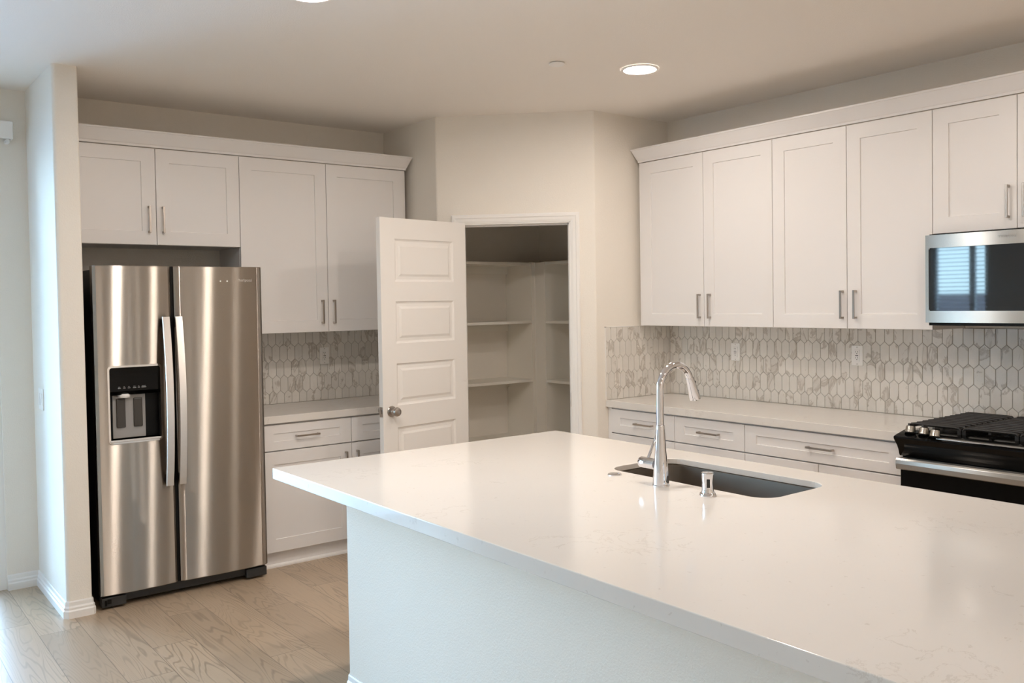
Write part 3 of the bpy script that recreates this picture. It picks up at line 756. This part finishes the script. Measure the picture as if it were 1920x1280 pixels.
# door frame: steel ring with slightly bowed front
ox0, ox1, oz0, oz1 = .0, mw, .006, mh; gx0, gx1, gz0, gz1 = .016, mw-.016, .062, .366
fr_o = [(ox0, oz0), (ox1, oz0), (ox1, oz1), (ox0, oz1)]
def bow(x): return 0.
def ring(): pass
xs = [ox0+(ox1-ox0)*k/24 for k in range(25)]
sm = MB()
def strip(z0, z1, nrm=1):
    vs = [(x, bow(x), z0) for x in xs]+[(x, bow(x), z1) for x in xs]; n = len(xs)
    sm.add(vs, [(i, i+1, n+i+1, n+i) for i in range(n-1)], True)
strip(oz0, gz0); strip(gz1, oz1)
for xa, xb in ((ox0, gx0), (gx1, ox1)): sm.add([(xa, bow(xa), gz0), (xb, bow(xb), gz0), (xb, bow(xb), gz1), (xa, bow(xa), gz1)], [(0, 1, 2, 3)])
for z in (oz0, oz1):
    n = len(xs); sm.add([(x, bow(x), z) for x in xs]+[(x, .034, z) for x in xs], [(i, i+1, n+i+1, n+i) for i in range(n-1)])
for x in (ox0, ox1): sm.add([(x, bow(x), oz0), (x, .034, oz0), (x, .034, oz1), (x, bow(x), oz1)], [(0, 1, 2, 3)])
md = sm.build('microwave_door', M['steel3'], t); es = md.modifiers.new('split', 'EDGE_SPLIT'); es.split_angle = math.radians(40)
gp = rrect(gx0, gz0, gx1, gz1, .010, 4)
gm = MB().add([(x, bow(x)-.0012, z) for x, z in gp]+[(x, bow(x)+.006, z) for x, z in gp], [tuple(range(len(gp)))]+[(i, (i+1) % len(gp), len(gp)+(i+1) % len(gp), len(gp)+i) for i in range(len(gp))])
# flat front for the pane
yb_ = bow(gx0)*.55
gm = MB(); n = len(gp)
gm.add([(x, -.0008+bow(gx0)*((x-mw/2)/(mw/2))**2, z) for x, z in gp]+[(x, .016, z) for x, z in gp], [(i, (i+1) % n, n+(i+1) % n, n+i) for i in range(n)])
nx = 24; vs = []; fs = []
for k in range(nx+1):
    x = gx0+(gx1-gx0)*k/nx
    e = 0. if .010 <= x-gx0 <= (gx1-gx0)-.010 else .010
    vs += [(x, bow(x)-.0008, gz0+e*.6*(1 if k in (0, nx) else 0)), (x, bow(x)-.0008, gz1-e*.6*(1 if k in (0, nx) else 0))]
for k in range(nx): fs.append((2*k, 2*k+2, 2*k+3, 2*k+1))
gm = MB().add(vs, fs, True)
gm.build('door_glass', M['glassblack'], md)
MB().box((.030, .012, .02), (mw-.03, MD-.004, .0)).box((.012, .010, -.008), (mw-.012, .034, .006)).build('vent_underside', M['black'], t)
MB().box((.03, .05, -.010), (mw-.03, MD-.02, 0)).build('filter_panel', M['grey'], t)
tx = text_mesh('logo', 'Whirlpool', .019, M['chrome'], md); tx.rotation_euler = (PI/2, 0, 0); tx.location = (mw/2-.008, bow(mw/2)-.0006, .402)

# ------------------------------------------------------------------ island
IX0, IX1, IY0, IY1 = -3.2697, -1.7636, -2.2191, -5.15
HI, TI, TS = .914, .044, .022
BX, BY = -3.0506, -2.4168
SKX0, SKX1, SKY0, SKY1 = -2.285, -1.925, -3.125, -3.865
hole = rrect(SKX0, SKY1, SKX1, SKY0, .075, 8)
outer = [(IX1, IY0), (IX0, IY0), (IX0, IY1), (IX1, IY1)]     # ccw? matched below to the hole quadrants
def slab():
    bm = bmesh.new(); e = .003
    def loop(pts, z): return [bm.verts.new((x, y, z)) for x, y in pts]
    oc = rrect(IX0, IY1, IX1, IY0, .004, 8)                   # same count and order as hole
    n = len(oc); ins_ = rrect(IX0+.05, IY1+.05, IX1-.05, IY0-.05, .004, 8)   # thin slab with a built-up rim
    seq = [(hole, HI-TS), (hole, HI), (oc, HI), (oc, HI-TI), (ins_, HI-TI), (ins_, HI-TS), (hole, HI-TS)]
    L = [loop(p, z) for p, z in seq]
    for a, b in zip(L[:-1], L[1:]):
        for i in range(n): bm.faces.new((a[i], a[(i+1) % n], b[(i+1) % n], b[i]))
    bmesh.ops.remove_doubles(bm, verts=bm.verts, dist=1e-5); bmesh.ops.recalc_face_normals(bm, faces=bm.faces)
    me = bpy.data.meshes.new('countertop'); bm.to_mesh(me); bm.free(); me.materials.append(M['quartz'])
    o = bpy.data.objects.new('countertop', me); COL.objects.link(o)
    b = o.modifiers.new('bevel', 'BEVEL'); b.width = .003; b.segments = 3; b.limit_method = 'ANGLE'; b.angle_limit = math.radians(60)
    return tag(o, 'large white quartz island countertop around the sink', 'countertop')
slab()
ZB = HI-TS-.001
pw = MB().prism([(BX, BY-.012), (BX+.012, BY), (-1.835, BY), (-1.835, BY-.12), (BX+.125, BY-.12), (BX+.125, -5.0), (BX, -5.0)][::-1], 0, ZB)
t = thing('kitchen_island', 'white textured drywall base of the kitchen island', 'island')
pw.build('drywall_base', M['wall'], t)
sweep([(BX, -5.0), (BX, BY-.010), (BX+.010, BY), (-1.84, BY)], [(-a, z) for a, z in bp_]).build('baseboard', M['trim'], t)
t = thing('island_cabinet', 'white base cabinet under the island countertop', 'cabinet', (-1.82, -4.99, 0), PI/2)
cb = MB(); cw = 4.99-2.545; cd = 1.10
cb.box((0, .021, 0), (.018, cd-.01, ZB-.002)).box((cw-.018, .021, TOE), (cw, cd-.01, ZB-.002)).box((0, .021, TOE), (cw, cd-.01, TOE+.018)).box((0, .021, TOE), (cw, .03, ZB-.03))
cb.build('carcass', M['cab'], t)
MB().box((0, .07, 0), (cw, .088, TOE)).build('toe_kick', M['cab'], t)
for k in range(4):
    a = cw*k/4; b = cw*(k+1)/4; front(t, 'cabinet_door', a, TOE, b, ZB-.006, ((b-.04) if k % 2 == 0 else (a+.04), .75, 'v'))

# sink basin
sk = thing('kitchen_sink', 'stainless undermount sink set into the island countertop', 'sink', ((SKX0+SKX1)/2, (SKY0+SKY1)/2, ZB))
cx, cy = (SKX0+SKX1)/2, (SKY0+SKY1)/2
def lo(grow, r_): return [(x-cx, y-cy) for x, y in rrect(SKX0-grow, SKY1-grow, SKX1+grow, SKY0+grow, r_, 8)]
rings = [(lo(.030, .09), -.0015), (lo(.006, .080), -.0015), (lo(.003, .078), -.004), (lo(-.004, .072), -.16), (lo(-.012, .066), -.195), (lo(-.035, .05), -.212), (lo(-.06, .04), -.216)]
vs = [(x, y, z) for R_, z in rings for x, y in R_]; n = len(rings[0][0])
b = MB().add(vs, [(a*n+i, a*n+(i+1) % n, (a+1)*n+(i+1) % n, (a+1)*n+i) for a in range(len(rings)-1) for i in range(n)], True)
b.add([(x, y, rings[-1][1]) for x, y in rings[-1][0]], [tuple(range(n))])
bo = b.build('basin', M['basin'], sk); so = bo.modifiers.new('solid', 'SOLIDIFY'); so.thickness = .0015; so.offset = -1
MB().lathe([(.045, -.2155), (.045, -.2135), (.036, -.2125), (.030, -.2150), (0, -.2150)], (.0, .0, 0), 'z', 24, False).build('drain', M['chrome'], sk)

# faucet
FXc, FYc = -2.372, -3.487
t = thing('faucet', 'tall chrome gooseneck faucet with pull down sprayer', 'faucet', (FXc, FYc, HI))
MB().lathe([(.0, .0), (.0305, .0), (.0305, .004), (.0290, .006), (.0275, .03), (.0235, .085), (.0185, .150), (.0160, .195), (.0154, .212), (.0148, .2135), (0, .2140)], (0, 0, 0), 'z', 40, False).build('body', M['chrome'], t)
R = .0815; zc_ = .338; pts = [(0, 0, .214), (0, 0, .27)]
for k in range(0, 23):
    a = math.radians(180-k*7.2); pts.append((R+R*math.cos(a), 0, zc_+R*math.sin(a)))
sp = MB().tube(pts, .0131, 28).build('spout', M['chrome'], t)
ex, ez = pts[-1][0], pts[-1][2]; aa = math.radians(180-22*7.2); dx_, dz_ = math.sin(aa), -math.cos(aa)
dirv = Vector((dx_, 0, dz_)) ; dirv = Vector((pts[-1][0]-pts[-2][0], 0, pts[-1][2]-pts[-2][2])).normalized()
dirv = Vector((dirv.x*.8, 0, dirv.z)).normalized()
e0 = Vector((ex, 0, ez)); sh = [e0-dirv*.002, e0+dirv*.001, e0+dirv*.01, e0+dirv*.05, e0+dirv*.078, e0+dirv*.083]
sh_ = MB().tube(sh, [.0140, .0146, .0150, .0182, .0206, .0196], 28).build('spray_head', M['chrome'], t)
nrm = Vector((-dirv.z, 0, dirv.x)); nrm = nrm if nrm.x > 0 else -nrm
bt = MB()
for d_ in (.024, .060):
    c_ = e0+dirv*d_+nrm*(.0158+.0045*d_/.08); bt.lathe([(.006, -.003), (.006, .003), (0, .004)], tuple(c_), 'x', 14)
bt.build('spray_button', M['slot'], sh_)
hb = MB().lathe([(.0, .0), (.0195, .0), (.0195, .036), (.0185, .0375), (.0185, .040), (.0195, .0415), (.0195, .070), (.0180, .073), (.0, .0735)], (0, .022, .072), 'y', 28, False).build('valve_body', M['chrome'], t)
MB().tube([(0, .062, .085), (.024, .0615, .125), (.050, .061, .172)], [.0052, .005, .0045], 14).build('lever', M['chrome'], hb)
# air gap and button
t = thing('dishwasher_air_gap', 'small chrome air gap cap in front of the sink', 'air gap', (-2.372, -3.695, HI))
ag = MB().lathe([(0, 0), (.0275, 0), (.0275, .004), (.025, .008), (.0215, .010), (.0195, .020), (.0190, .045), (.0205, .064), (.0205, .074), (.0185, .077), (0, .078)], (0, 0, 0), 'z', 32, False).build('cap', M['chrome'], t)
an = math.atan2(-5.6138+3.695, -4.6885+2.372)
vs = []
for k in range(5):
    a = an-.28+.56*k/4+.10; rr = .0199
    vs += [(rr*math.cos(a), rr*math.sin(a), .028), (rr*math.cos(a), rr*math.sin(a), .060)]
MB().add(vs, [(2*k, 2*k+2, 2*k+3, 2*k+1) for k in range(4)]).build('slot', M['slot'], ag)
t = thing('air_switch', 'flat round chrome disposal button on the island beside the faucet', 'button', (-2.356, -3.242, HI))
MB().lathe([(0, 0), (.0265, 0), (.0265, .003), (.022, .006), (.016, .006), (.015, .0035), (0, .0035)], (0, 0, 0), 'z', 28, False).build('base_ring', M['chrome'], t)
MB().lathe([(.0138, .003), (.0138, .006), (.012, .0075), (0, .008)], (0, 0, 0), 'z', 24, False).build('push_button', M['chrome'], t)

# ------------------------------------------------------------------ pantry shelves
zsh = [.065, .52, .970, 1.42, 1.868]; ST = .020; SD = .32
ax0, ax1 = A0.x+T+.001, -.352
t = thing('pantry_shelf', 'white pantry shelf unit along the back wall, left of the corner post', 'shelf', (ax0, 0, 0))
wA = ax1-ax0
for z in zsh: MB().box((0, -SD, z-ST), (wA, -.001, z)).build('shelf_board', M['shelf'], t, .001)
MB().box((wA, -SD-.004, 0), (wA+.020, -.001, zsh[-1]+.002)).build('upright', M['shelf'], t, .001)
for z in zsh: MB().box((0, -.022, z-ST-.06), (wA, -.001, z-ST)).build('cleat', M['shelf'], t)
by0, by1 = -.45, B0.y+T+.001
t = thing('pantry_shelf', 'white pantry shelf unit along the side wall, right of the corner post', 'shelf', (0, by0, 0), RB)
wB = by0-by1
for z in zsh: MB().box((0, -SD, z-ST), (wB, -.001, z)).build('shelf_board', M['shelf'], t, .001)
MB().box((-.020, -SD-.004, 0), (0, -.001, zsh[-1]+.002)).build('upright', M['shelf'], t, .001)
for z in zsh: MB().box((0, -.022, z-ST-.06), (wB, -.001, z-ST)).build('cleat', M['shelf'], t)
o = MB().prism([(-.331, -.300), (-.331, -.312), (-.312, -.318), (-.300, -.429), (-.288, -.429), (-.300, -.300)], 0, zsh[-1]).build('corner_post', M['shelf']); tag(o, 'pale vertical filler post between the two pantry shelf units', 'post')

# ------------------------------------------------------------------ ceiling lights
lamps = [(-3.135, -2.37, 395, 'recessed ceiling light at the top edge of the photo, above the fridge side'),
         (-1.205, -2.300, 190, 'round recessed ceiling light in front of the right wall cabinets'),
         (-2.17, -3.25, 325, 'recessed ceiling light over the island sink, above the frame'),
         (-1.205, -4.20, 90, 'recessed ceiling light near the microwave, out of the frame')]
lamps += [(x, y, 270, 'unseen ceiling light added behind the camera as warm fill, %s of the %s row' % (a, b)) for y, b in ((-8., 'middle'), (-10., 'rear')) for x, a in ((-5.2, 'left end'), (-3.1, 'center'), (-1.205, 'right end'))]  # rear lamps added out of view to fill the kitchen with warm light
for x, y, power, lb in lamps:
    t = thing('ceiling_light', lb, 'light', (x, y, ZC), 0, 'recessed ceiling lights')
    MB().lathe([(.0745, -.003), (.088, -.009), (.097, -.006), (.099, -.0005)], (0, 0, 0), 'z', 36, False).build('trim_ring', M['plate'], t)
    MB().lathe([(0, -.0045), (.074, -.0045), (.0745, -.0030)], (0, 0, 0), 'z', 36, False).build('diffuser', lit(power), t)
o = MB().lathe([(0, -.012), (.036, -.012), (.0405, -.009), (.041, -.004), (.036, -.004), (.030, -.0005)], (0, 0, 0), 'z', 32, False).build('sprinkler_cover', M['plate']); o.location = (-1.648, -2.138, ZC)
tag(o, 'small white sprinkler cover disc on the ceiling', 'sprinkler')

# ------------------------------------------------------------------ outside
gp_ = [(12, -.15), (-11, -.15), (-18, -1.9), (-90, -2.2), (-90, -2.5), (12, -2.5)]
gb_ = MB(); n = len(gp_)
gb_.add([(x, -60, z) for x, z in gp_]+[(x, 60, z) for x, z in gp_], [(i, (i+1) % n, n+(i+1) % n, n+i) for i in range(n)]+[tuple(range(n)), tuple(range(n, 2*n))])
struct(gb_.build('ground', M['ground']))
def house(name, label, x, y, w, d, h):
    t = thing(name, label, 'house', (x, y, -1.95))
    MB().box((-d/2, -w/2, 0), (d/2, w/2, h)).build('walls', M['stucco'], t)
    e = .4
    MB().add([(-d/2-e, -w/2-e, h), (d/2+e, -w/2-e, h), (d/2+e, w/2+e, h), (-d/2-e, w/2+e, h), (0, -w/2-e, h+d*.28), (0, w/2+e, h+d*.28)], [(0, 1, 4), (3, 5, 2), (0, 4, 5, 3), (1, 2, 5, 4), (0, 3, 2, 1)]).build('roof', M['roof'], t)
house('neighbor_house', 'tan house outside the left window, seen only in the microwave glass', -36, 13, 7, 6, 1.9)
